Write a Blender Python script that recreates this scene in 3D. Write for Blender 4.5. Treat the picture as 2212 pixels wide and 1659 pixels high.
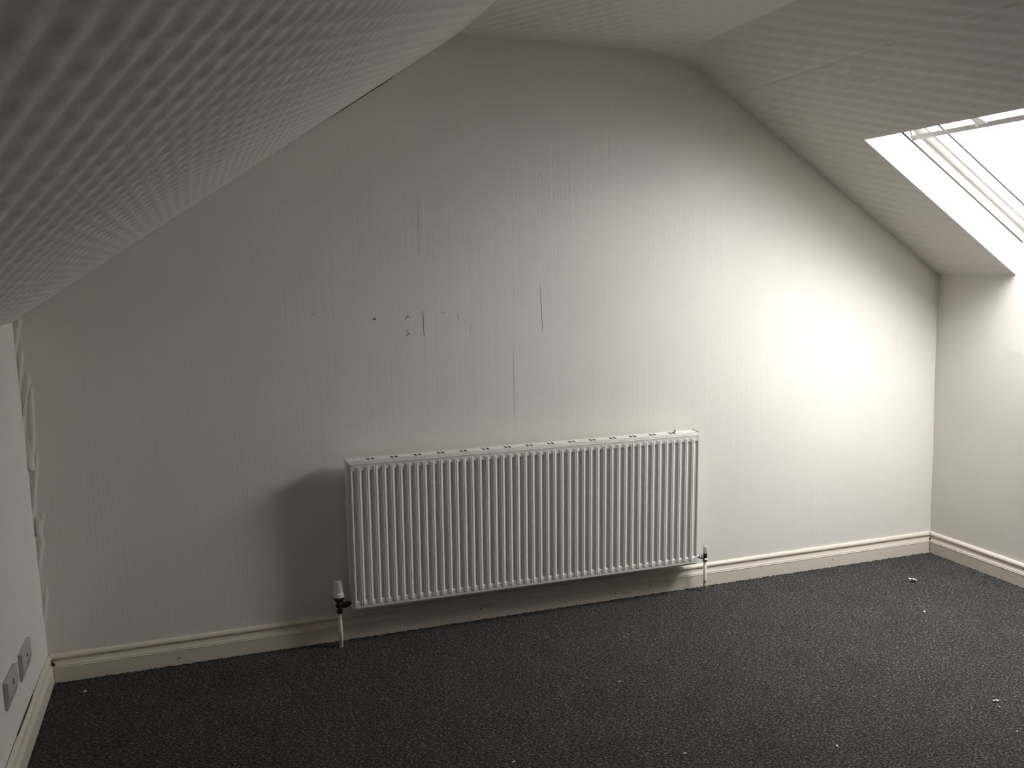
import bpy, bmesh, math, random
import numpy as np
from mathutils import Vector, Matrix

C = bpy.context.scene.collection
scene = bpy.context.scene
for o in list(bpy.data.objects):
    bpy.data.objects.remove(o, do_unlink=True)

# ------------------------------------------------------------------ camera
F_PX, IW, IH = 2018.13, 2212, 1659
CAM = Vector((-2.0650, -3.8102, 1.5451))
yaw, pitch, roll = 0.32677, 0.12632, -0.02377
fw = Vector((math.sin(yaw)*math.cos(pitch), math.cos(yaw)*math.cos(pitch), -math.sin(pitch)))
rt = Vector((math.cos(yaw), -math.sin(yaw), 0))
up = rt.cross(fw)
rt2 = rt*math.cos(roll) + up*math.sin(roll)
up2 = -rt*math.sin(roll) + up*math.cos(roll)
cam = bpy.data.cameras.new('camera')
cam.sensor_fit = 'HORIZONTAL'; cam.sensor_width = 36.0
cam.lens = F_PX/IW*36.0; cam.clip_start = 0.02
camo = bpy.data.objects.new('camera', cam); C.objects.link(camo)
camo.matrix_world = Matrix(((rt2.x, up2.x, -fw.x, CAM.x), (rt2.y, up2.y, -fw.y, CAM.y),
                            (rt2.z, up2.z, -fw.z, CAM.z), (0, 0, 0, 1)))
scene.camera = camo

# ------------------------------------------------------------------ room measures
XL, XR = -2.6709, 1.5244            # knee walls
ZL, ZR = 1.3817, 1.4471             # eaves
XA, ZA = -0.9786, 2.4788            # left slope meets the flat ceiling
LEAN = -0.0175                      # the left wall leans out by this much at its top
YF = -7.0                           # wall behind the camera
SLR = Vector((-1, 0, 0.68354)).normalized()      # up the right slope
NR = Vector((0.68354, 0, 1)).normalized()        # out through the right slope
EAVE = Vector((XR, 0, ZR))
WY0, WY1 = -0.47, -1.39             # roof window opening, across the room
WS1 = 1.042                         # and up the slope

def wp(s, y, d):
    v = EAVE + SLR*s + NR*d
    return (v.x, y, v.z)

# ------------------------------------------------------------------ sky and exposure
world = bpy.data.worlds.new('overcast_sky'); scene.world = world
world.use_nodes = True
nt = world.node_tree; nt.nodes.clear()
SKY_GROUND, SKY_LOW, SKY_HIGH, SKY_GLOW = 9.0, 9.0, 36.0, 22.0   # overcast sky, brighter where the sun sits behind the cloud
GLOW_DIR = Vector((.847, -.489, .208)).normalized()
def wn(kind, **kw):
    n = nt.nodes.new(kind)
    for k_, v_ in kw.items(): setattr(n, k_, v_)
    return n
tc = wn('ShaderNodeTexCoord'); sp = wn('ShaderNodeSeparateXYZ'); wo = wn('ShaderNodeOutputWorld'); bg = wn('ShaderNodeBackground')
nt.links.new(tc.outputs['Generated'], sp.inputs[0])
def wmap(lo, hi, a, b_):
    m = wn('ShaderNodeMapRange', interpolation_type='SMOOTHSTEP')
    for i_, q in zip((1, 2, 3, 4), (lo, hi, a, b_)): m.inputs[i_].default_value = q
    nt.links.new(sp.outputs['Z'], m.inputs[0]); return m.outputs[0]
def wmath(op, a, b_):
    m = wn('ShaderNodeMath', operation=op)
    for k_, q in ((0, a), (1, b_)):
        if isinstance(q, (int, float)): m.inputs[k_].default_value = q
        else: nt.links.new(q, m.inputs[k_])
    return m.outputs[0]
dt = wn('ShaderNodeVectorMath', operation='DOT_PRODUCT'); dt.inputs[1].default_value = GLOW_DIR
nt.links.new(tc.outputs['Generated'], dt.inputs[0])
lobe = wmath('POWER', wmath('MAXIMUM', dt.outputs['Value'], 0.0), 14.0)
base = wmath('ADD', wmap(-.03, .03, SKY_GROUND, SKY_LOW), wmap(.05, .95, 0.0, SKY_HIGH-SKY_LOW))
nt.links.new(wmath('ADD', base, wmath('MULTIPLY', lobe, SKY_GLOW)), bg.inputs[1])
bg.inputs[0].default_value = (1, .976, .972, 1)
nt.links.new(bg.outputs[0], wo.inputs[0])

pl = bpy.data.lights.new('sky_portal', 'AREA'); pl.shape = 'RECTANGLE'
pl.size = 1.0; pl.size_y = 1.1
pl.cycles.is_portal = True
po = bpy.data.objects.new('sky_portal', pl); C.objects.link(po)
pc = Vector(wp(WS1/2, (WY0+WY1)/2, 0.26))
po.matrix_world = Matrix(((0, SLR.x, NR.x, pc.x), (1, 0, 0, pc.y), (0, SLR.z, NR.z, pc.z), (0, 0, 0, 1)))

scene.view_settings.view_transform = 'Standard'
scene.view_settings.look = 'None'
scene.view_settings.gamma = 1.0
scene.view_settings.use_curve_mapping = False
scene.view_settings.exposure = 0.12
scene.cycles.max_bounces = 16
scene.cycles.diffuse_bounces = 10
scene.cycles.transparent_max_bounces = 12

# ------------------------------------------------------------------ helpers
def tag(o, label=None, cat=None, group=None, kind=None):
    if label: o['label'] = label
    if cat: o['category'] = cat
    if group: o['group'] = group
    if kind: o['kind'] = kind
    return o

def empty(name, loc=(0, 0, 0), rot=(0, 0, 0)):
    o = bpy.data.objects.new(name, None); C.objects.link(o)
    o.location = loc; o.rotation_euler = rot; o.empty_display_size = 0.05
    return o

def mesh_obj(name, verts, faces, mat, parent=None, smooth=False):
    me = bpy.data.meshes.new(name)
    me.from_pydata([tuple(v) for v in verts], [], [tuple(f) for f in faces])
    if mat: me.materials.append(mat)
    if smooth: me.polygons.foreach_set('use_smooth', [True]*len(me.polygons))
    me.update()
    o = bpy.data.objects.new(name, me); C.objects.link(o)
    if parent: o.parent = parent
    return o

def bm_obj(name, bm, mat, parent=None, smooth=False, bevel=0):
    bmesh.ops.recalc_face_normals(bm, faces=bm.faces)
    me = bpy.data.meshes.new(name); bm.to_mesh(me); bm.free()
    me.materials.append(mat)
    if smooth:
        me.polygons.foreach_set('use_smooth', [True]*len(me.polygons))
    o = bpy.data.objects.new(name, me); C.objects.link(o)
    if parent: o.parent = parent
    if bevel:
        b = o.modifiers.new('edge', 'BEVEL'); b.width = bevel; b.segments = 2; b.limit_method = 'ANGLE'
    return o

def box(bm, x0, x1, y0, y1, z0, z1):
    v = [bm.verts.new((x, y, z)) for x in (x0, x1) for y in (y0, y1) for z in (z0, z1)]
    for f in ((0, 1, 3, 2), (4, 6, 7, 5), (0, 4, 5, 1), (2, 3, 7, 6), (0, 2, 6, 4), (1, 5, 7, 3)):
        bm.faces.new([v[i] for i in f])

def hexa(bm, pts):
    """eight corners, ordered as box()"""
    v = [bm.verts.new(p) for p in pts]
    for f in ((0, 1, 3, 2), (4, 6, 7, 5), (0, 4, 5, 1), (2, 3, 7, 6), (0, 2, 6, 4), (1, 5, 7, 3)):
        bm.faces.new([v[i] for i in f])

def wbox(bm, s0, s1, y0, y1, d0, d1):
    """a box in the roof window's own axes"""
    hexa(bm, [wp(s, y, d) for s in (s0, s1) for y in (y0, y1) for d in (d0, d1)])

def lathe(bm, prof, seg=24, origin=(0, 0, 0), axis='z', flute=0):
    """profile of (radius, height), closed where radius is 0"""
    rings = []
    for r, h in prof:
        ring = []
        for k in range(seg):
            a = 2*math.pi*k/seg
            rr = r*(1 - (flute if k % 2 else 0))
            p = (rr*math.cos(a), rr*math.sin(a), h)
            if axis == 'x': p = (h, rr*math.cos(a), rr*math.sin(a))
            ring.append(bm.verts.new((p[0]+origin[0], p[1]+origin[1], p[2]+origin[2])))
        rings.append(ring)
    for a, b in zip(rings, rings[1:]):
        for k in range(seg):
            bm.faces.new((a[k], a[(k+1) % seg], b[(k+1) % seg], b[k]))
    bm.faces.new(rings[0][::-1]); bm.faces.new(rings[-1])

def grid_mesh(name, P, mat, parent=None, smooth=True, skip=None, flip=False):
    """P: array (n, m, 3)"""
    n, m = P.shape[:2]
    idx = np.arange(n*m).reshape(n, m)
    q = np.stack([idx[:-1, :-1], idx[1:, :-1], idx[1:, 1:], idx[:-1, 1:]], -1)
    if skip is not None:
        q = q[~skip]
    q = q.reshape(-1, 4)
    if flip: q = q[:, ::-1]
    me = bpy.data.meshes.new(name)
    me.vertices.add(n*m); me.vertices.foreach_set('co', P.astype(np.float32).ravel())
    me.loops.add(q.size); me.loops.foreach_set('vertex_index', q.astype(np.int32).ravel())
    me.polygons.add(len(q)); me.polygons.foreach_set('loop_start', np.arange(0, q.size, 4, dtype=np.int32))
    me.polygons.foreach_set('use_smooth', np.full(len(q), smooth))
    me.update(calc_edges=True); me.validate()
    me.materials.append(mat)
    o = bpy.data.objects.new(name, me); C.objects.link(o)
    if parent: o.parent = parent
    return o

# ------------------------------------------------------------------ materials
def new_mat(name, col, rough=0.6, metal=0.0, spec=0.5):
    m = bpy.data.materials.new(name); m.use_nodes = True
    b = m.node_tree.nodes['Principled BSDF']
    b.inputs['Base Color'].default_value = (*col, 1)
    b.inputs['Roughness'].default_value = rough
    b.inputs['Metallic'].default_value = metal
    b.inputs['Specular IOR Level'].default_value = spec
    return m, m.node_tree, b

def noise(nt, vec, scale, detail=3, rough=.55):
    n = nt.nodes.new('ShaderNodeTexNoise'); n.inputs['Scale'].default_value = scale
    n.inputs['Detail'].default_value = detail; n.inputs['Roughness'].default_value = rough
    if vec: nt.links.new(vec, n.inputs['Vector'])
    return n

def mapping(nt, scale, src='Object'):
    t = nt.nodes.new('ShaderNodeTexCoord'); m = nt.nodes.new('ShaderNodeMapping')
    m.inputs['Scale'].default_value = scale
    nt.links.new(t.outputs[src], m.inputs[0])
    return m.outputs[0]

def ramp(nt, fac, stops):
    r = nt.nodes.new('ShaderNodeValToRGB'); nt.links.new(fac, r.inputs[0])
    e = r.color_ramp.elements
    e[0].position, e[0].color = stops[0][0], (*stops[0][1], 1)
    e[1].position, e[1].color = stops[-1][0], (*stops[-1][1], 1)
    for p, c in stops[1:-1]:
        x = e.new(p); x.color = (*c, 1)
    return r.outputs[0]

def bump(nt, b, height, strength, dist, prev=None):
    n = nt.nodes.new('ShaderNodeBump'); n.inputs['Strength'].default_value = strength
    n.inputs['Distance'].default_value = dist
    nt.links.new(height, n.inputs['Height'])
    if prev: nt.links.new(prev, n.inputs['Normal'])
    nt.links.new(n.outputs[0], b.inputs['Normal'])
    return n.outputs[0]

def painted(name, c0, c1, rough, spec, bscale=90, bstr=.12):
    m, nt, b = new_mat(name, c0, rough, 0, spec)
    v = mapping(nt, (1, 1, 1))
    n1 = noise(nt, v, 2.2, 4)
    nt.links.new(ramp(nt, n1.outputs[0], [(.35, c0), (.65, c1)]), b.inputs['Base Color'])
    n2 = noise(nt, v, bscale, 4)
    bump(nt, b, n2.outputs[0], bstr, .004)
    return m

M_SIDE = painted('white_emulsion', (.80, .760, .719), (.77, .730, .690), .62, .3, 60, .10)
M_CEIL = painted('embossed_paper_paint', (.77, .730, .690), (.745, .706, .664), .6, .35, 120, .12)
M_REVEAL = painted('reveal_paint', (.82, .795, .765), (.78, .755, .725), .5, .4, 18, .35)
M_SKIRT = painted('cream_gloss', (.73, .66, .575), (.70, .63, .545), .3, .5, 40, .05)
M_RAD = painted('radiator_enamel', (.80, .768, .735), (.78, .748, .715), .32, .5, 50, .03)
M_PIPE = painted('cream_pipe_paint', (.66, .62, .54), (.58, .54, .46), .4, .5, 80, .2)
M_PLATE, _, _ = new_mat('grey_white_plastic', (.47, .45, .43), .4)
M_PVC = painted('window_white', (.78, .765, .745), (.76, .745, .725), .4, .5, 30, .04)
M_BAR, _, _ = new_mat('satin_aluminium', (.40, .385, .38), .5, .2)
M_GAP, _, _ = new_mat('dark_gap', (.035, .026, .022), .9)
M_SPACER, _, _ = new_mat('brown_seal', (.03, .018, .016), .7)
M_CAPW, _, _ = new_mat('valve_white', (.72, .70, .66), .4)
M_CAPG, _, _ = new_mat('valve_clouded_plastic', (.56, .55, .51), .35)
M_DARKCHROME, _, _ = new_mat('chrome_dark_reflection', (.055, .05, .045), .28, .8)  # chrome, with its dark reflections put into the base colour
M_CHROME, _, _ = new_mat('chrome', (.75, .75, .75), .12, 1.0)
M_DARK, _, _ = new_mat('dark_hole', (.02, .017, .014), .9)
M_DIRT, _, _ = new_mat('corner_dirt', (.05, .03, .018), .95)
M_PAPER, _, _ = new_mat('white_scrap', (.85, .84, .82), .7)
M_FIN, _, _ = new_mat('convector_steel', (.10, .095, .09), .7)

# back wall: lining paper under paint with faint vertical brush streaks
M_BACK, nt, b = new_mat('painted_lining_paper', (.8, .78, .75), .56, 0, .35)
v = mapping(nt, (1, 1, 1))
n1 = noise(nt, v, 1.6, 4)
nt.links.new(ramp(nt, n1.outputs[0], [(.35, (.80, .760, .719)), (.65, (.77, .731, .692))]), b.inputs['Base Color'])
vs = mapping(nt, (70, 1, .35))
n2 = noise(nt, vs, 1.0, 5, .6)
st = ramp(nt, n2.outputs[0], [(.40, (0, 0, 0)), (.50, (.5, .5, .5)), (.60, (1, 1, 1))])
n4 = noise(nt, v, 1.1, 2)
mul = nt.nodes.new('ShaderNodeMath'); mul.operation = 'MULTIPLY'
nt.links.new(st, mul.inputs[0]); nt.links.new(ramp(nt, n4.outputs[0], [(.35, (.15, .15, .15)), (.6, (1, 1, 1))]), mul.inputs[1])
pv = bump(nt, b, mul.outputs[0], .16, .0013)
n3 = noise(nt, v, 75, 3)
bump(nt, b, n3.outputs[0], .10, .003, pv)

# carpet: charcoal loop pile with pale flecks
M_CARPET, nt, b = new_mat('charcoal_carpet', (.06, .06, .062), .95, 0, .1)
v = mapping(nt, (1, 1, 1)); vf = mapping(nt, (.62, 1.15, 1))
n1 = noise(nt, vf, 165, 3, .6)
c1 = ramp(nt, n1.outputs[0], [(.30, (.009, .0086, .0088)), (.46, (.038, .0360, .0368)), (.57, (.078, .0735, .075)), (.70, (.25, .238, .238))])
n2 = noise(nt, v, 420, 2, .6)
c2 = ramp(nt, n2.outputs[0], [(.32, (.45, .45, .45)), (.68, (1.5, 1.5, 1.5))])
n5 = noise(nt, v, 6, 3)
c5 = ramp(nt, n5.outputs[0], [(.3, (.90, .90, .90)), (.7, (1.12, 1.1, 1.12))])
def mulc(a, b_):
    m = nt.nodes.new('ShaderNodeMix'); m.data_type = 'RGBA'; m.blend_type = 'MULTIPLY'
    m.inputs[0].default_value = 1.0
    m.clamp_result = False
    nt.links.new(a, m.inputs[6]); nt.links.new(b_, m.inputs[7]); return m.outputs[2]
nt.links.new(mulc(mulc(c1, c2), c5), b.inputs['Base Color'])
pv = bump(nt, b, n1.outputs[0], .9, .006)
bump(nt, b, n2.outputs[0], .6, .003, pv)

# glass pane: clear, with its surface reflection
M_GLASS = bpy.data.materials.new('clear_glass'); M_GLASS.use_nodes = True
nt = M_GLASS.node_tree; nt.nodes.clear()
go = nt.nodes.new('ShaderNodeOutputMaterial'); gm = nt.nodes.new('ShaderNodeMixShader')
gt = nt.nodes.new('ShaderNodeBsdfTransparent'); gg = nt.nodes.new('ShaderNodeBsdfGlossy'); ge = nt.nodes.new('ShaderNodeNewGeometry')
gd = nt.nodes.new('ShaderNodeVectorMath'); gd.operation = 'DOT_PRODUCT'
nt.links.new(ge.outputs['Incoming'], gd.inputs[0]); nt.links.new(ge.outputs['Normal'], gd.inputs[1])
def gmath(op, a, b_):
    m = nt.nodes.new('ShaderNodeMath'); m.operation = op
    for k, q in ((0, a), (1, b_)):
        if q is None: continue
        if isinstance(q, (int, float)): m.inputs[k].default_value = q
        else: nt.links.new(q, m.inputs[k])
    return m.outputs[0]
gfac = gmath('MULTIPLY_ADD', gmath('POWER', gmath('SUBTRACT', 1.0, gmath('ABSOLUTE', gd.outputs['Value'], None)), 5.0), .9)
gfac.node.inputs[2].default_value = .035
gt.inputs[0].default_value = (.93, .95, .94, 1); gg.inputs['Roughness'].default_value = 0.02
nt.links.new(gfac, gm.inputs[0]); nt.links.new(gt.outputs[0], gm.inputs[1]); nt.links.new(gg.outputs[0], gm.inputs[2])
nt.links.new(gm.outputs[0], go.inputs[0])

# ------------------------------------------------------------------ ceiling profile on the back wall
PROF = [(XL+LEAN-.03, ZL-.03*.6417), (XA, ZA), (-.80, 2.4805), (-.54, 2.476), (-.30, 2.470), (-.10, 2.458),
        (.02, 2.440), (.12, 2.408), (.21, 2.3455), (.30, 2.284), (XR, ZR), (XR+.03, ZR-.03*.6835)]
px_, pz_ = zip(*PROF)
def ztop(x): return np.interp(x, px_, pz_)

# embossed paper: staggered pillows 122 mm long and 68 mm wide
def emboss(y, s, long_=1.0, cross=1.0):
    """long_ and cross stretch the pillows along one diagonal of the repeat"""
    a, c = .122, .0685
    d1 = np.full(np.broadcast(y, s).shape, 9.0)
    cy, cs = np.round(y/a), np.round(s/c)
    for ky in (-1, -.5, 0, .5, 1):
        for ks in (-1, -.5, 0, .5, 1):
            if (ky*2) % 2 != (ks*2) % 2: continue
            u, w = y/a-cy-ky, s/c-cs-ks
            d1 = np.minimum(d1, long_*(u-w)**2/2 + cross*(u+w)**2/2)
    return .45*(1-np.minimum(d1/.22, 1.1)) + .55*np.exp(-(d1/.045)**1.3)

def lumpy(y, s):
    return .5*np.sin(3.1*y+1.7*s)+.35*np.sin(7.7*s-4.2*y+1)+.25*np.sin(13*y+9*s+2)

def yrows(fine0, fine1, step, coarse=.10):
    a = list(np.arange(.055, fine1, -step)) + list(np.arange(fine1, YF-.05, -coarse)) + [YF-.05]
    return np.array(a)

def slope_sheet(name, p0, direction, s_arr, y_arr, nrm, mat, amp, skip=None):
    S, Y = np.meshgrid(s_arr, y_arr, indexing='ij')
    H = emboss(Y, S, .70, 1.3)*amp + lumpy(Y, S)*.0016
    # paper lies flat at its trimmed edges
    fade = np.clip((.02-Y)/.42, 0, 1)**1.3*np.clip((S-s_arr[0])/.05, 0, 1)*np.clip((s_arr[-1]-S)/.05, 0, 1)
    H = H*fade
    P = (np.array(p0)[None, None] + S[..., None]*np.array(direction)[None, None]
         + H[..., None]*np.array(nrm)[None, None])
    P[..., 1] += Y
    return grid_mesh(name, P, mat, skip=skip), S, Y

# ---- left slope
d = Vector((XA-(XL+LEAN), 0, ZA-ZL)); LS = d.length; d.normalize()
nin = Vector((d.z, 0, -d.x))
sa = np.linspace(-.03, LS, int((LS+.03)/.0045))
ya = yrows(.055, -3.45, .0055)
o, _, _ = slope_sheet('ceiling_left', (XL+LEAN, 0, ZL), d, sa, ya, nin, M_CEIL, .0062)
tag(o, 'left sloping ceiling with embossed pillow pattern paper', 'ceiling', kind='structure')

# ---- flat part and the rounded turn into the right slope
fx = [p for p in PROF if XA <= p[0] <= .31]
fs = [0]
for a, b_ in zip(fx, fx[1:]): fs.append(fs[-1]+math.hypot(b_[0]-a[0], b_[1]-a[1]))
sa = np.linspace(0, fs[-1], int(fs[-1]/.0065))
xs = np.interp(sa, fs, [p[0] for p in fx]); zs = np.interp(sa, fs, [p[1] for p in fx])
k = np.array([1, 2, 3, 4, 3, 2, 1.]); k /= k.sum()
zs_s = zs.copy(); zs_s[3:-3] = np.convolve(zs, k, 'valid')
ya = yrows(.055, -1.5, .008)
S, Y = np.meshgrid(sa, ya, indexing='ij')
H = (emboss(Y, S)*.0033 + lumpy(Y, S)*.0016)*np.clip((.02-Y)/.12, 0, 1)*np.clip(S/.04, 0, 1)*np.clip((fs[-1]-S)/.012, 0, 1)
# the turn is sharp at the gable and softens into the room
tx = np.gradient(xs); tz = np.gradient(zs_s); ln = np.hypot(tx, tz)
nx, nz = tz/ln, -tx/ln
P = np.zeros(S.shape+(3,))
sharp = np.minimum(2.479-.018*(xs-XA), ZR+(XR-xs)*.68354)
wq = np.clip((-.02-Y)/.28, 0, 1); wq = wq*wq*(3-2*wq)*np.clip(S/.15, 0, 1)
P[..., 0] = xs[:, None] + H*nx[:, None]; P[..., 1] = Y; P[..., 2] = zs_s[:, None]*(1-wq) + sharp[:, None]*wq + H*nz[:, None]
o = grid_mesh('ceiling', P, M_CEIL)
tag(o, 'narrow flat strip of ceiling between the two slopes', 'ceiling', kind='structure')

# ---- right slope with the roof window's opening
smax = (XR-fx[-1][0])/(-SLR.x)
s_lo = np.linspace(0, WS1, int(WS1/.0065)); s_hi = np.linspace(WS1, smax, int((smax-WS1)/.0065)+2)[1:]
sa = np.concatenate([[-.03], s_lo, s_hi])
y1 = np.linspace(.055, WY0, int((.055-WY0)/.008)); y2 = np.linspace(WY0, WY1, int((WY0-WY1)/.008))[1:]
y3 = np.concatenate([np.arange(WY1-.008, -1.9, -.008), np.arange(-1.9, YF-.05, -.1), [YF-.05]])
ya = np.concatenate([y1, y2, y3])
S, Y = np.meshgrid(sa, ya, indexing='ij')
sc = (S[:-1, :-1]+S[1:, 1:])/2; yc = (Y[:-1, :-1]+Y[1:, 1:])/2
skip = (sc < WS1) & (yc < WY0) & (yc > WY1)
H = (emboss(Y, S)*.0033 + lumpy(Y, S)*.0016)*np.clip((.02-Y)/.12, 0, 1)*np.clip(S/.05, 0, 1)*np.clip((smax-S)/.012, 0, 1)
dx = np.maximum(np.maximum(WY1-Y, Y-WY0), S-WS1)
H = H*np.clip(dx/.03, 0, 1)
P = np.zeros(S.shape+(3,))
P[..., 0] = XR + SLR.x*S - NR.x*H; P[..., 1] = Y; P[..., 2] = ZR + SLR.z*S - NR.z*H
o = grid_mesh('ceiling_right', P, M_CEIL, skip=skip)
tag(o, 'right sloping ceiling cut by the roof window', 'ceiling', kind='structure')

# ------------------------------------------------------------------ back wall (gable) with creased paper in its left corner
FOLDS = [([(-2.667, 1.377), (-2.697, 1.249)], .007), ([(-2.667, 1.266), (-2.689, 1.127)], .008),
         ([(-2.653, 1.173), (-2.687, .984)], .009), ([(-2.647, 1.121), (-2.653, .962), (-2.665, .865)], .008),
         ([(-2.649, .873), (-2.677, .661)], .008), ([(-2.648, .648), (-2.663, .583)], .006),
         ([(-2.655, .561), (-2.677, .441)], .007), ([(-2.657, .351), (-2.673, .249)], .006)]
def seg_dist(X, Z, a, b_):
    ax, az = a; bx, bz = b_
    t = np.clip(((X-ax)*(bx-ax)+(Z-az)*(bz-az))/((bx-ax)**2+(bz-az)**2), 0, 1)
    return np.hypot((X-ax-t*(bx-ax)), (Z-az-t*(bz-az))*.35), t
xs = np.concatenate([np.linspace(XL-.04, XL+.10, 64), np.linspace(XL+.11, XR-.08, 210), np.linspace(XR-.075, XR+.02, 26)])
nz_ = 240
fr = np.linspace(0, 1, nz_)
gap = np.interp(xs, [-2.7, -2.2, -1.9, -1.55, -1.45, -1.28, -1.20, -1.0, -.9, .0, .2, 2], [.0004, .0009, .0004, .0009, .004, .004, .0008, .0008, 0, 0, 0, 0])
Zt = ztop(xs) - gap
X = np.repeat(xs[:, None], nz_, 1); Z = Zt[:, None]*fr[None]
D = .0014*(np.sin(2.3*X+1.1*Z)+.6*np.sin(5.1*X-3.7*Z+1)+.4*np.sin(9*Z+3*X))
for pts, h in FOLDS:
    dist = np.full(X.shape, 9.)
    for a, b_ in zip(pts, pts[1:]):
        dd, t = seg_dist(X, Z, a, b_); dist = np.minimum(dist, dd)
    D += .62*h*np.exp(-(dist/.0055)**2)
# right corner: paper edge wavers
D += .004*np.exp(-((X-(XR-.012-.006*np.sin(9*Z)))/.006)**2)*np.clip((1.3-Z)*3, 0, 1)
P = np.stack([X, -D, Z], -1)
wall_back = grid_mesh('wall_back', P, M_BACK, flip=True)
tag(wall_back, 'white gable wall behind the radiator, streaked paint over lining paper', 'wall', kind='structure')
# unseen sheet added behind the paper to keep sky light out of the crack
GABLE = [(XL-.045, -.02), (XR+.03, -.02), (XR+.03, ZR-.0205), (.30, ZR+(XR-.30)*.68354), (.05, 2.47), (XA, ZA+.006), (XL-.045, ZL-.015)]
mesh_obj('crack_backing', [(x, .034, z) for x, z in GABLE], [tuple(range(len(GABLE)))], M_DIRT, wall_back)

# lifted paper seams, torn flaps and knocks on the gable wall
def strip(name, pts, w, t, mat, parent):
    bm = bmesh.new(); rows = []
    for i, (x, z) in enumerate(pts):
        e = .35 if i in (0, len(pts)-1) else 1
        rows.append([bm.verts.new(q) for q in ((x-w*e, -.0002, z), (x-w*.2*e, -t*e-.0003, z), (x+w*.5*e, -t*.8*e-.0003, z), (x+w*e, -.0002, z))])
    for a, b_ in zip(rows, rows[1:]):
        for k in range(3): bm.faces.new((a[k], a[k+1], b_[k+1], b_[k]))
    return bm_obj(name, bm, mat, parent)
def densify(pts, n, jit, seed):
    r = random.Random(seed); out = []
    for i in range(n+1):
        t = i/n*(len(pts)-1); k = min(int(t), len(pts)-2); f = t-k
        out.append((pts[k][0]*(1-f)+pts[k+1][0]*f + r.uniform(-jit, jit), pts[k][1]*(1-f)+pts[k+1][1]*f))
    return out
SEAMS = [([(-2.257, 1.549), (-2.256, 1.428)], .0016, .0022), ([(-2.257, .44), (-2.260, .13)], .0013, .0018),
         ([(-1.159, 1.839), (-1.162, 1.60)], .0014, .0018), ([(-1.156, 1.37), (-1.153, 1.25)], .0016, .0028),
         ([(-.629, 1.47), (-.626, 1.25)], .0015, .0024), ([(-.762, 1.20), (-.763, .88)], .0010, .0012),
         ([(-1.006, 1.35), (-1.002, 1.32)], .0014, .0022), ([(-.951, 1.29), (-.949, 1.265)], .0014, .0022),
         ([(1.269, 1.068), (1.275, 1.138), (1.301, 1.23)], .0014, .0014), ([(-.086, 1.47), (-.086, 1.44)], .001, .0015)]
for i, (pts, w, t) in enumerate(SEAMS):
    strip('paper_seam', densify(pts, 8, .0008, i), w*.65, t*.24, M_BACK, wall_back)
def flap(name, x, z, w, h, lift, parent):
    """a torn corner of paper, hanging off the wall at its lower edge"""
    bm = bmesh.new(); n = 5
    A = [[bm.verts.new((x + w*(i/n-.5)*(1-.25*j/n), -.002 - lift*(1-j/n)**1.5*(.5+.5*math.sin(math.pi*i/n)) , z + h*j/n + .004*math.sin(i*1.3)*(1-j/n))) for i in range(n+1)] for j in range(n+1)]
    for j in range(n):
        for i in range(n): bm.faces.new((A[j][i], A[j][i+1], A[j+1][i+1], A[j+1][i]))
    o = bm_obj(name, bm, M_BACK, parent)
    s = o.modifiers.new('thickness', 'SOLIDIFY'); s.thickness = .0008
    return o
flap('torn_paper_flap', -2.668, .835, .030, .13, .017, wall_back)
flap('torn_paper_flap', -2.660, .585, .022, .07, .012, wall_back)
def chip(x, z, r, mat, seed, parent, name, wall='back'):
    rr = random.Random(seed); n = 7; bm = bmesh.new()
    ring = [(r*rr.uniform(.55, 1.1)*math.cos(2*math.pi*k/n), r*rr.uniform(.45, .9)*math.sin(2*math.pi*k/n)) for k in range(n)]
    a = [bm.verts.new((x+u, -.001, z+w)) for u, w in ring]
    b_ = [bm.verts.new((x+u*.7, -.0034, z+w*.7)) for u, w in ring]
    for k in range(n): bm.faces.new((a[k], a[(k+1) % n], b_[(k+1) % n], b_[k]))
    bm.faces.new(b_)
    return bm_obj(name, bm, mat, parent)
chip(-1.360, 1.340, .0055, M_DARK, 1, wall_back, 'nail_hole')
for i, (x, z, r) in enumerate([(-1.217, 1.346, .007), (-1.226, 1.336, .004), (-1.221, 1.288, .006), (-1.216, 1.276, .008), (-1.223, 1.268, .004), (-1.062, 1.355, .005)]):
    chip(x, z, r, M_BACK, 10+i, wall_back, 'plaster_chip')
for i, (x, z) in enumerate([(-.624, 1.934), (-.624, 1.926), (-1.582, 1.923), (-1.609, 1.369)]):
    chip(x, z, .0022, M_DARK, 30+i, wall_back, 'paint_speck')

# ------------------------------------------------------------------ knee walls, floor, front wall
ys = np.concatenate([np.linspace(.02, -2.6, 90), np.linspace(-2.7, YF-.05, 20)])
zs = np.linspace(-.01, 1, 60)
Y, Zf = np.meshgrid(ys, zs, indexing='ij')
zz = np.clip(Zf, -.01, 1)*(ZL+.004)
P = np.stack([XL + LEAN*zz/ZL + .0016*np.sin(3*Y+2*zz)+.0008*np.sin(8*zz+5*Y), Y, zz], -1)
o = grid_mesh('wall_left', P, M_SIDE); tag(o, 'low white knee wall on the left with two socket plates', 'wall', kind='structure')
zz = np.clip(Zf, -.01, 1)*(ZR+.004)
D = .0015*np.sin(2.6*Y+1.5*zz)+.001*np.sin(7*zz-4*Y)
D += .003*np.exp(-(((Y+.49)/.022)**2+((zz-1.10)/.012)**2))+.003*np.exp(-(((Y+.47)/.02)**2+((zz-1.075)/.008)**2))
P = np.stack([XR - D, Y, zz], -1)
o = grid_mesh('wall_right', P, M_SIDE, flip=True); tag(o, 'low white knee wall on the right under the roof window', 'wall', kind='structure')
o = mesh_obj('wall_front', [(x, YF, z) for x, z in GABLE], [tuple(range(len(GABLE)))], M_SIDE)
tag(o, 'plain white wall closing the room opposite the radiator', 'wall', kind='structure')

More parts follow.
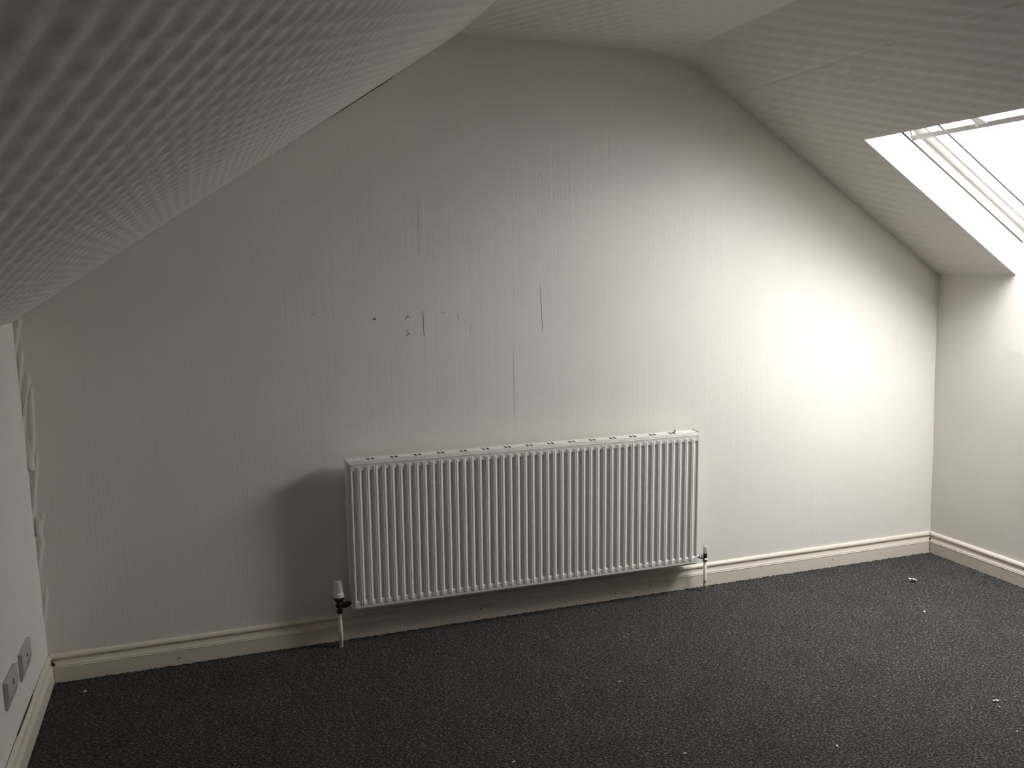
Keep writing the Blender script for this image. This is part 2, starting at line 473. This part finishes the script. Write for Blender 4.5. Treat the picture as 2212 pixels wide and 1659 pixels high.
# carpet: a fine undulating sheet, with a ragged fluffy edge along the skirting
xs = np.concatenate([[XL-.04], np.linspace(XL, XR, 240), [XR+.04]])
ys = np.concatenate([np.linspace(.02, -1.9, 160), np.linspace(-1.95, YF-.05, 30)])
X, Y = np.meshgrid(xs, ys, indexing='ij')
rng = np.random.RandomState(3)
Z = .0012*rng.rand(*X.shape)
P = np.stack([X, Y, Z], -1)
floor = grid_mesh('floor', P, M_CARPET, flip=True)
tag(floor, 'charcoal flecked carpet covering the whole floor', 'carpet', kind='structure')
bm = bmesh.new()
rr = random.Random(5)
def tuft(x, y, sx, sy, h):
    b0 = [bm.verts.new((x+u*sx, y+w*sy, 0)) for u, w in ((-1, -1), (1, -1), (1, 1), (-1, 1))]
    t = bm.verts.new((x+rr.uniform(-.3, .3)*sx, y+rr.uniform(-.3, .3)*sy, h))
    for k in range(4): bm.faces.new((b0[k], b0[(k+1) % 4], t))
x = XL+.02
while x < XR-.02:
    tuft(x, -.022+rr.uniform(-.003, .001), rr.uniform(.002, .006), .004, rr.uniform(.002, .008)); x += rr.uniform(.003, .009)
y = -.02
while y > -1.7:
    tuft(XR-.021, y, .004, rr.uniform(.002, .005), rr.uniform(.002, .006))
    tuft(XL+.021, y, .004, rr.uniform(.002, .005), rr.uniform(.002, .006)); y -= rr.uniform(.004, .01)
o = bm_obj('carpet_tufts', bm, M_CARPET, floor); o['kind'] = 'stuff'

# ------------------------------------------------------------------ skirting boards
SK = [(0, .1115), (.004, .1115), (.0095, .1085), (.013, .1035), (.0145, .098), (.0135, .0935), (.0100, .0915), (.0095, .089),
      (.0105, .082), (.0130, .0745), (.0165, .0685), (.0172, .0655), (.0160, .0640), (.0185, .0625), (.0192, .0605), (.0180, .0585), (.0180, 0), (0, 0)]
def skirting(name, label, fn, ts, parent=None):
    """fn(t, depth, z) -> point; ts positions along the board"""
    bm = bmesh.new(); rings = []
    for t in ts: rings.append([bm.verts.new(fn(t, d_, z_)) for d_, z_ in SK])
    for a, b_ in zip(rings, rings[1:]):
        for k in range(len(SK)-1): bm.faces.new((a[k], a[k+1], b_[k+1], b_[k]))
    bm.faces.new(rings[0]); bm.faces.new(rings[-1][::-1])
    o = bm_obj(name, bm, M_SKIRT); tag(o, label, 'skirting', kind='structure')
    return o
def mitre_back(t, d_, z_):
    x = XL+.0005+d_ if t == 0 else (XR-.0005-d_ if t == 1 else XL+(XR-XL)*t)
    return (x, -d_+.0005, z_)
sk_b = skirting('baseboard_back', 'cream moulded skirting board along the gable wall behind the radiator', mitre_back, [0]+[i/40 for i in range(1, 40)]+[1])
def fn_l(t, d_, z_): return (XL+d_-.0005, (-d_-.001 if t == 0 else t), z_)
def fn_r(t, d_, z_): return (XR-d_+.0005, (-d_-.001 if t == 0 else t), z_)
sk_l = skirting('baseboard_left', 'cream moulded skirting board below the two socket plates', fn_l, [0, -.5, -1, -2, -3, -4, YF])
sk_r = skirting('baseboard_right', 'cream moulded skirting board along the right knee wall', fn_r, [0, -.5, -1, -2, -3, -4, YF])
# filler crumbling out of the mitres
def crud(x, y, z, r, seed, parent, mat, name):
    bm = bmesh.new(); bmesh.ops.create_icosphere(bm, subdivisions=2, radius=r)
    r_ = random.Random(seed)
    for v_ in bm.verts:
        v_.co *= r_.uniform(.6, 1.25); v_.co += Vector((x, y, z))
    return bm_obj(name, bm, mat, parent)
for i, (dx_, dy, z, r) in enumerate([(.017, -.019, .082, .005), (.021, -.017, .074, .0045), (.014, -.016, .090, .0035), (.019, -.019, .05, .002), (.019, -.019, .03, .002)]):
    crud(XL+dx_, dy, z, r, 50+i, sk_b, M_DIRT, 'mitre_dirt')
for i, (dx_, dy, z, r) in enumerate([(.016, -.018, .077, .0045), (.018, -.018, .03, .0025), (.019, -.019, .02, .0025), (.018, -.018, .045, .002)]):
    crud(XR-dx_, dy, z, r, 60+i, sk_b, M_DIRT, 'mitre_dirt')
for i, (dx_, dy, z, r) in enumerate([(.010, -.012, .108, .007), (.012, -.012, .096, .006)]):
    crud(XR-dx_, dy, z, r, 70+i, sk_b, M_SKIRT, 'mitre_filler')
for i, (dx_, dy, z, r) in enumerate([(.012, -.012, .112, .007), (.016, -.010, .099, .005)]):
    crud(XL+dx_, dy, z, r, 80+i, sk_b, M_SKIRT, 'mitre_filler')
# open joint where the left skirting has come away from the wall
bm = bmesh.new()
box(bm, XL-.002, XL+.0018, -.66, -.36, .1112, .1122)
bm_obj('open_joint', bm, M_DIRT, sk_l)
for i, (x, z) in enumerate([(-.33, .035), (-.30, .030), (-.95, .05), (-.72, .072), (-2.2, .03), (.9, .04), (-.12, .045)]):
    o = chip(x, z, .004, M_DIRT, 90+i, sk_b, 'scuff'); o.location.y = -.0166

# ------------------------------------------------------------------ roof window
win = empty('window_1', wp(0, (WY0+WY1)/2, 0))
tag(win, 'white framed roof window in the right sloping ceiling', 'window', kind='structure')
inv = Matrix.Translation(-Vector(win.location))
def wpart(name, bm, mat, bevel=0):
    bm.transform(inv)
    return bm_obj(name, bm, mat, win, bevel=bevel)
DR = .135                          # depth of the plastered reveal
E = .012
bm = bmesh.new()                   # far cheek, near cheek, head, sill: each a slab outside the opening
hexa(bm, [wp(s, y, d_) for s in (-.10, WS1+E) for y in (WY0, WY0+E) for d_ in (0, DR)])
wpart('reveal_cheek', bm, M_REVEAL)
bm = bmesh.new(); hexa(bm, [wp(s, y, d_) for s in (-.10, WS1+E) for y in (WY1-E, WY1) for d_ in (0, DR)])
wpart('reveal_cheek', bm, M_REVEAL)
bm = bmesh.new(); wbox(bm, WS1, WS1+E, WY1-E, WY0+E, 0, DR)
wpart('reveal_head', bm, M_REVEAL)
bm = bmesh.new()
a0, a1 = Vector(wp(0, 0, 0)), Vector(wp(.06, 0, DR))
hexa(bm, [(p.x+o_, y, p.z-o_*.3) for o_ in (0, .012) for y in (WY1-E, WY0+E) for p in (a0, a1)])
wpart('reveal_sill', bm, M_REVEAL)
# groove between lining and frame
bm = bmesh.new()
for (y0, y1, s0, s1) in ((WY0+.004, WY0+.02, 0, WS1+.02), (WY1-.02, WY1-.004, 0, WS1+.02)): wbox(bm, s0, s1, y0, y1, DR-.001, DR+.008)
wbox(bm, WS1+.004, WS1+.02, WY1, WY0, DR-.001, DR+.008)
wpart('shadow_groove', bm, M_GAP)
# frame
FB, FT = .055, WS1
def ring(bm, s0, s1, y0, y1, w, d0, d1):
    """rectangular ring of square bars; y0 is the end near the gable"""
    wbox(bm, s0, s1, y0-w, y0, d0, d1); wbox(bm, s0, s1, y1, y1+w, d0, d1)
    wbox(bm, s1-w, s1, y1+w, y0-w, d0, d1); wbox(bm, s0, s0+w, y1+w, y0-w, d0, d1)
bm = bmesh.new(); ring(bm, FB-.03, FT+.03, WY0+.03, WY1-.03, .032, DR+.008, DR+.075)
wpart('window_frame', bm, M_PVC, .002)
# sash, its room face set back in the frame
bm = bmesh.new(); ring(bm, FB+.004, FT-.004, WY0-.003, WY1+.003, .040, DR+.048, DR+.085)
wbox(bm, FT-.15, FT-.04, WY1+.04, WY0-.04, DR+.048, DR+.085)
sash = wpart('sash', bm, M_PVC, .003)
bm = bmesh.new(); ring(bm, FB+.045, FT-.151, WY0-.044, WY1+.044, .012, DR+.060, DR+.080)
bm.transform(inv); bead = bm_obj('glazing_bead', bm, M_PVC, sash, bevel=.003)
bm = bmesh.new(); wbox(bm, FB+.03, FT-.12, WY1+.03, WY0-.03, DR+.081, DR+.085)
bm.transform(inv); bm_obj('pane', bm, M_GLASS, sash)
# dark edge of the outer cladding seen through the pane
bm = bmesh.new(); wbox(bm, FB+.05, FT-.13, WY0-.100, WY0-.089, DR+.0792, DR+.0806)
bm.transform(inv); bm_obj('outer_seal', bm, M_SPACER, sash)
# ventilation bar across the head of the sash
bm = bmesh.new(); wbox(bm, .861, .889, WY1+.045, WY0-.045, .1185, .1220)
bar = wpart('vent_bar', bm, M_BAR, .003)
for yb in (WY0-.047, WY1+.055):
    bm = bmesh.new(); hexa(bm, [wp(s, y, d_) for s, d_ in ((.862, .122), (.862, .110), (.95, .185), (.95, .170)) for y in (yb-.008, yb)][0:8])
    bmesh.ops.recalc_face_normals(bm, faces=bm.faces)
    bm.transform(inv); bm_obj('bar_bracket', bm, M_BAR, bar)
bm = bmesh.new(); hexa(bm, [wp(s, y, d_) for s, d_ in ((.878, .124), (.878, .112), (.96, .186), (.96, .172)) for y in (-.878, -.866)])
bm.transform(inv); bm_obj('bar_bracket', bm, M_PVC, bar)
bm = bmesh.new()                   # curved ear of the latch beside the middle bracket
pts = [(-.878-.05*math.cos(a), .886+.05*math.sin(a)) for a in [i*math.pi/12 for i in range(7)]]
va = [bm.verts.new(wp(s, y, .114)) for y, s in [(-.878, .886)]+pts]; vb = [bm.verts.new(wp(s, y, .120)) for y, s in [(-.878, .886)]+pts]
bm.faces.new(va); bm.faces.new(vb[::-1])
for k in range(len(va)): bm.faces.new((va[k], va[(k+1) % len(va)], vb[(k+1) % len(vb)], vb[k]))
bm.transform(inv); bm_obj('latch_ear', bm, M_PVC, bar)

# ------------------------------------------------------------------ radiator
RW, RH = 1.6, .622
rad = empty('radiator', (-.7185, -.030, .153), (math.atan(.0178/.622), .0042, 0))
tag(rad, 'long white ribbed panel radiator hung low on the gable wall', 'radiator')
p_ = RW/47.4
prof = [(-.5, -5.2), (-.41, -5.2), (-.18, 1.8), (-.13, 2.5), (-.06, 2.5), (-.025, 1.2), (.025, 1.2), (.06, 2.5), (.13, 2.5), (.18, 1.8), (.41, -5.2)]
HB = .0
col = []                            # (x, recess depth, rib height)
x0 = -RW/2
for u, hgt in ((0, 'lip'), (.006, 'lip'), (.0065, 'step'), (.0095, 'edge')): pass
for kk in range(46):
    xc = x0 + p_*(1.2+kk)
    for o_, h_ in prof: col.append((xc+o_*p_, h_*.001, abs(o_) <= .36))
xs = [(x0+.0105, 0.0), (x0+.012, 0.0), (x0+p_*.36, 0.0), (x0+p_*.52, -.0052)] + [(c[0], c[1]) for c in col] + \
     [(x0+p_*(46.2+.5), -.0052), (x0+p_*(47.4-.52), -.0052), (x0+p_*(47.4-.36), 0), (-x0-.012, 0), (-x0-.0105, 0)]
xs = sorted(set(xs))
zr = [.0105, .015, .018, .021, .024, .027, .034, .037, .040, .043, .30]; zr += [RH-z for z in reversed(zr[:-1])]
def smooth(t): t = max(0, min(1, t)); return t*t*(3-2*t)
P = np.zeros((len(xs), len(zr), 3))
for i, (x, h) in enumerate(xs):
    for j, z in enumerate(zr):
        e = min(z, RH-z)
        if h < 0: hh = h*smooth((e-.034)/.009)
        else:     hh = h*smooth((e-.015)/.012)
        P[i, j] = (x, -.076-hh, z)
grid_mesh('front_panel', P, M_RAD, rad, smooth=False, flip=True)
fp = rad.children[0]
fp['label'] = 'white pressed front with vertical ribs'
# welded lip round the panel, set back a little
bm = bmesh.new()
def lip(bm, x0, x1, z0, z1):
    box(bm, x0, x1, -.070, -.060, z0, z1)
L = RW/2
lip(bm, -L, L, 0, .0075); lip(bm, -L, L, RH-.0075, RH); lip(bm, -L, -L+.0075, .0075, RH-.0075); lip(bm, L-.0075, L, .0075, RH-.0075)
# inner rim joining the pressed face to the lip
for (xa, xb, za, zb) in ((-L+.0075, L-.0075, .0075, .0105), (-L+.0075, L-.0075, RH-.0105, RH-.0075), (-L+.0075, -L+.0105, .0105, RH-.0105), (L-.0105, L-.0075, .0105, RH-.0105)):
    box(bm, xa, xb, -.076, -.060, za, zb)
bm_obj('panel_lip', bm, M_RAD, rad, bevel=.0015)
bm = bmesh.new(); box(bm, -L+.008, L-.008, -.006, 0, .004, RH-.004); bm_obj('rear_panel', bm, M_RAD, rad)
for sgn in (-1, 1):
    bm = bmesh.new(); xa = sgn*(L+.0035)
    box(bm, min(xa, xa-sgn*.0015), max(xa, xa-sgn*.0015), -.0655, .006, -.002, RH+.004)
    box(bm, min(xa, xa-sgn*.008), max(xa, xa-sgn*.008), -.0655, -.064, -.002, RH+.004)
    box(bm, min(xa, xa-sgn*.008), max(xa, xa-sgn*.008), .0045, .006, -.002, RH+.004)
    bm_obj('side_cover', bm, M_RAD, rad, bevel=.0006)
bm = bmesh.new()                    # top grille: flat strip with pairs of slots
SL = [(-.7025+.0985*k) for k in range(15)]
cuts = []
for sx in SL: cuts += [(sx-.0155, sx-.003), (sx+.003, sx+.0155)]
edges = [-L+.001] + [c for ab in cuts for c in ab] + [L-.001]
yy = [-.0590, -.046, -.012, .003]
zt = RH+.0005
V = [[[bm.verts.new((x, y, z)) for z in (zt, zt-.0012)] for y in yy] for x in edges]
for i in range(len(edges)-1):
    for j in range(3):
        hole = (i % 2 == 1) and j == 1
        if hole:
            for (a, b_) in (((i, j), (i+1, j)), ((i+1, j), (i+1, j+1)), ((i+1, j+1), (i, j+1)), ((i, j+1), (i, j))):
                bm.faces.new((V[a[0]][a[1]][0], V[b_[0]][b_[1]][0], V[b_[0]][b_[1]][1], V[a[0]][a[1]][1]))
        else:
            bm.faces.new((V[i][j][0], V[i+1][j][0], V[i+1][j+1][0], V[i][j+1][0]))
            bm.faces.new((V[i][j][1], V[i][j+1][1], V[i+1][j+1][1], V[i+1][j][1]))
bm_obj('top_grille', bm, M_RAD, rad)
bm = bmesh.new()
n = 120; f = [(-L+.03+(2*L-.06)*i/n, -.012 if i % 2 else -.054) for i in range(n+1)]
lo = [bm.verts.new((x, y, .03)) for x, y in f]; hi = [bm.verts.new((x, y, RH-.012)) for x, y in f]
for i in range(n): bm.faces.new((lo[i], lo[i+1], hi[i+1], hi[i]))
bm_obj('convector_fins', bm, M_FIN, rad)
bm = bmesh.new(); box(bm, -L+.02, L-.02, -.060, -.0585, .02, RH-.008); bm_obj('inner_plate', bm, M_FIN, rad)
for sgn in (-1, 1):                 # wall brackets
    bm = bmesh.new(); box(bm, sgn*.55-.015, sgn*.55+.015, 0, .0285, .05, RH-.08); bm_obj('wall_bracket', bm, M_RAD, rad)
bm = bmesh.new(); lathe(bm, [(.006, 0), (.0075, .004), (.005, .01), (.002, .012)], 12, (L-.10, -.020, RH+.0005)); bm_obj('air_vent', bm, M_CHROME, rad)
b_ = bmesh.new(); lathe(b_, [(.0075, -L-.022), (.0075, -L+.01)], 12, (0, -.035, .022), 'x'); bm_obj('inlet_stub', b_, M_DARKCHROME, rad)
b_ = bmesh.new(); lathe(b_, [(.0075, L-.01), (.0075, L+.024)], 12, (0, -.035, .022), 'x'); bm_obj('outlet_stub', b_, M_CHROME, rad)

# ------------------------------------------------------------------ valves on their pipes
tv = empty('thermostatic_valve', (-1.5705, -.078, 0))
tag(tv, 'thermostatic valve with tall white head on a cream pipe, left end of radiator', 'valve')
bm = bmesh.new(); lathe(bm, [(.0082, -.02), (.0082, .148)], 20); bm_obj('pipe', bm, M_PIPE, tv, True)
bm = bmesh.new(); lathe(bm, [(.009, .142), (.0125, .144), (.0125, .158), (.0105, .160)], 6); bm_obj('compression_nut', bm, M_DARKCHROME, tv)
bm = bmesh.new(); lathe(bm, [(.0095, .158), (.0095, .166), (.0145, .170), (.0150, .186), (.0120, .190), (.0120, .196), (.0195, .199), (.0195, .207), (.0235, .209), (.0235, .214)], 20)
bm_obj('valve_body', bm, M_DARKCHROME, tv)
bm = bmesh.new(); lathe(bm, [(.0085, .010), (.0125, .012), (.0125, .026), (.009, .030), (.009, .040)], 12, (0, 0, .176), 'x'); bm_obj('tail_nut', bm, M_DARKCHROME, tv)
bm = bmesh.new(); lathe(bm, [(.0225, .212), (.0248, .215), (.0248, .229), (.0232, .2315), (.0205, .234), (.0205, .236)], 32, flute=.05); bm_obj('grip_ring', bm, M_CAPW, tv)
bm = bmesh.new(); lathe(bm, [(.0200, .235), (.0190, .250), (.0176, .276), (.0168, .2805), (.012, .2825)], 32, flute=.03)
o = bm_obj('valve_head', bm, M_CAPW, tv); o['label'] = 'white fluted thermostatic head'

lv = empty('lockshield_valve', (.1385, -.072, 0))
tag(lv, 'small lockshield valve with clouded cap on a cream pipe, right end of radiator', 'valve')
bm = bmesh.new(); lathe(bm, [(.0078, -.02), (.0078, .028), (.0088, .029), (.0088, .031), (.0078, .032), (.0078, .050), (.0086, .051), (.0086, .053), (.0078, .054), (.0078, .150)], 20)
bm_obj('pipe', bm, M_PIPE, lv, True)
bm = bmesh.new(); lathe(bm, [(.0085, .144), (.0125, .146), (.0125, .158), (.0105, .160)], 6); bm_obj('compression_nut', bm, M_CHROME, lv)
bm = bmesh.new(); lathe(bm, [(.0095, .158), (.0100, .166), (.0105, .180), (.0090, .186)], 16); bm_obj('valve_body', bm, M_DARKCHROME, lv)
bm = bmesh.new(); lathe(bm, [(.0075, -.036), (.0085, -.030), (.0118, -.027), (.0118, -.013), (.0085, -.009)], 6, (0, 0, .170), 'x'); bm_obj('tail_nut', bm, M_CHROME, lv)
bm = bmesh.new(); lathe(bm, [(.0102, .184), (.0110, .187), (.0108, .205), (.0098, .214), (.0085, .217)], 20)
o = bm_obj('valve_cap', bm, M_CAPG, lv); o['label'] = 'clouded plastic cap with broken top'
bm = bmesh.new(); lathe(bm, [(.0050, .0), (.0040, .006), (.0015, .010)], 7, (-.0045, 0, .215)); bm_obj('broken_tip', bm, M_CAPG, lv)

# ------------------------------------------------------------------ socket plates on the left wall
def plate(y0, y1, zc, h, label, two):
    r = empty('socket_plate', (XL+LEAN*zc/ZL, (y0+y1)/2, zc))
    tag(r, label, 'socket', 'socket plates on the left wall')
    hw, hh = abs(y1-y0)/2, h/2
    bm = bmesh.new()
    sec = [(-.001, -hh), (.0055, -hh), (.0125, -hh*.22), (.0115, hh-.002), (.010, hh), (-.001, hh)]
    a = [bm.verts.new((x, -hw, z)) for x, z in sec]; c = [bm.verts.new((x, hw, z)) for x, z in sec]
    for k in range(len(sec)): bm.faces.new((a[k], a[(k+1) % 6], c[(k+1) % 6], c[k]))
    bm.faces.new(a); bm.faces.new(c[::-1])
    r0 = bm_obj('faceplate', bm, M_PLATE, r, bevel=.0008)
    bm = bmesh.new(); box(bm, .0113, .0130, -.005, .006, .006, .019); o = bm_obj('outlet_slot', bm, M_DARK, r0)
    if two:
        bm = bmesh.new(); box(bm, .0113, .0128, -.0015, .0065, .020, .024); bm_obj('key_notch', bm, M_DARK, r0)
        bm = bmesh.new(); lathe(bm, [(.003, .0085), (.003, .0105)], 10, (0, -hw*.45, -hh*.45), 'x'); bm_obj('screw', bm, M_DARK, r0)
    else:
        bm = bmesh.new(); box(bm, .0120, .0129, -hw*.2, hw*.98, -hh*.26, -hh*.20); bm_obj('cover_joint', bm, M_DIRT, r0)
    return r
plate(-.772, -.612, .287, .088, 'grey white socket plate on the left wall with keyhole slot and screw', True)
plate(-.525, -.360, .275, .092, 'grey white socket plate nearest the gable corner, joint across its face', False)

# ------------------------------------------------------------------ scraps on the carpet
def scrap(x, y, sx, sy, h, rz, label, seed, twist=False):
    r_ = random.Random(seed); bm = bmesh.new()
    n, m = (7, 3) if twist else (4, 3)
    G = []
    for i in range(n+1):
        t = i/n-.5; row = []
        for j in range(m+1):
            u = j/m-.5; w = (1-abs(t)*1.1)*r_.uniform(.7, 1.15)
            row.append(bm.verts.new((t*sx, u*sy*w + .25*sy*math.sin(t*5), .0012+h*r_.uniform(.15, 1)*(1-abs(t)))))
        G.append(row)
    for i in range(n):
        for j in range(m): bm.faces.new((G[i][j], G[i+1][j], G[i+1][j+1], G[i][j+1]))
    o = bm_obj('paper_scrap', bm, M_PAPER)
    s = o.modifiers.new('thickness', 'SOLIDIFY'); s.thickness = .0012; s.offset = 1
    o.location = (x, y, .001 + (.006 if twist else 0)); o.rotation_euler = (0, .32 if twist else 0, rz)
    tag(o, label, 'scrap', 'white scraps on the carpet')
    return o
scrap(1.106, -.342, .042, .022, .014, -.45, 'largest white twisted scrap on carpet near the right corner', 1, True)
scrap(.877, -.669, .012, .010, .005, .3, 'tiny white scrap on carpet just below the largest scrap', 2)
scrap(.491, -1.426, .019, .011, .006, -.9, 'white leaf shaped scrap low at the right of the carpet', 3)
scrap(.470, -1.462, .010, .007, .004, .5, 'pale crumb beside the white leaf shaped scrap', 9)
scrap(.385, -1.614, .008, .006, .004, .2, 'pale crumb nearest the bottom right corner', 4)
scrap(-.212, -1.481, .010, .010, .006, .2, 'bright white crumb on carpet at bottom, right of centre', 5)
scrap(-.682, -1.346, .012, .006, .004, -.3, 'pale sliver on dark carpet below the radiator, right half', 6)
scrap(-.653, -.804, .010, .005, .003, -.3, 'tiny pale sliver in mid carpet below the radiator', 7)
scrap(-1.203, -1.196, .012, .007, .004, -.3, 'pale sliver at bottom edge of the carpet near the centre', 8)
scrap(-2.535, -.140, .011, .009, .004, .1, 'dull crumb on dark carpet in the left corner', 10)
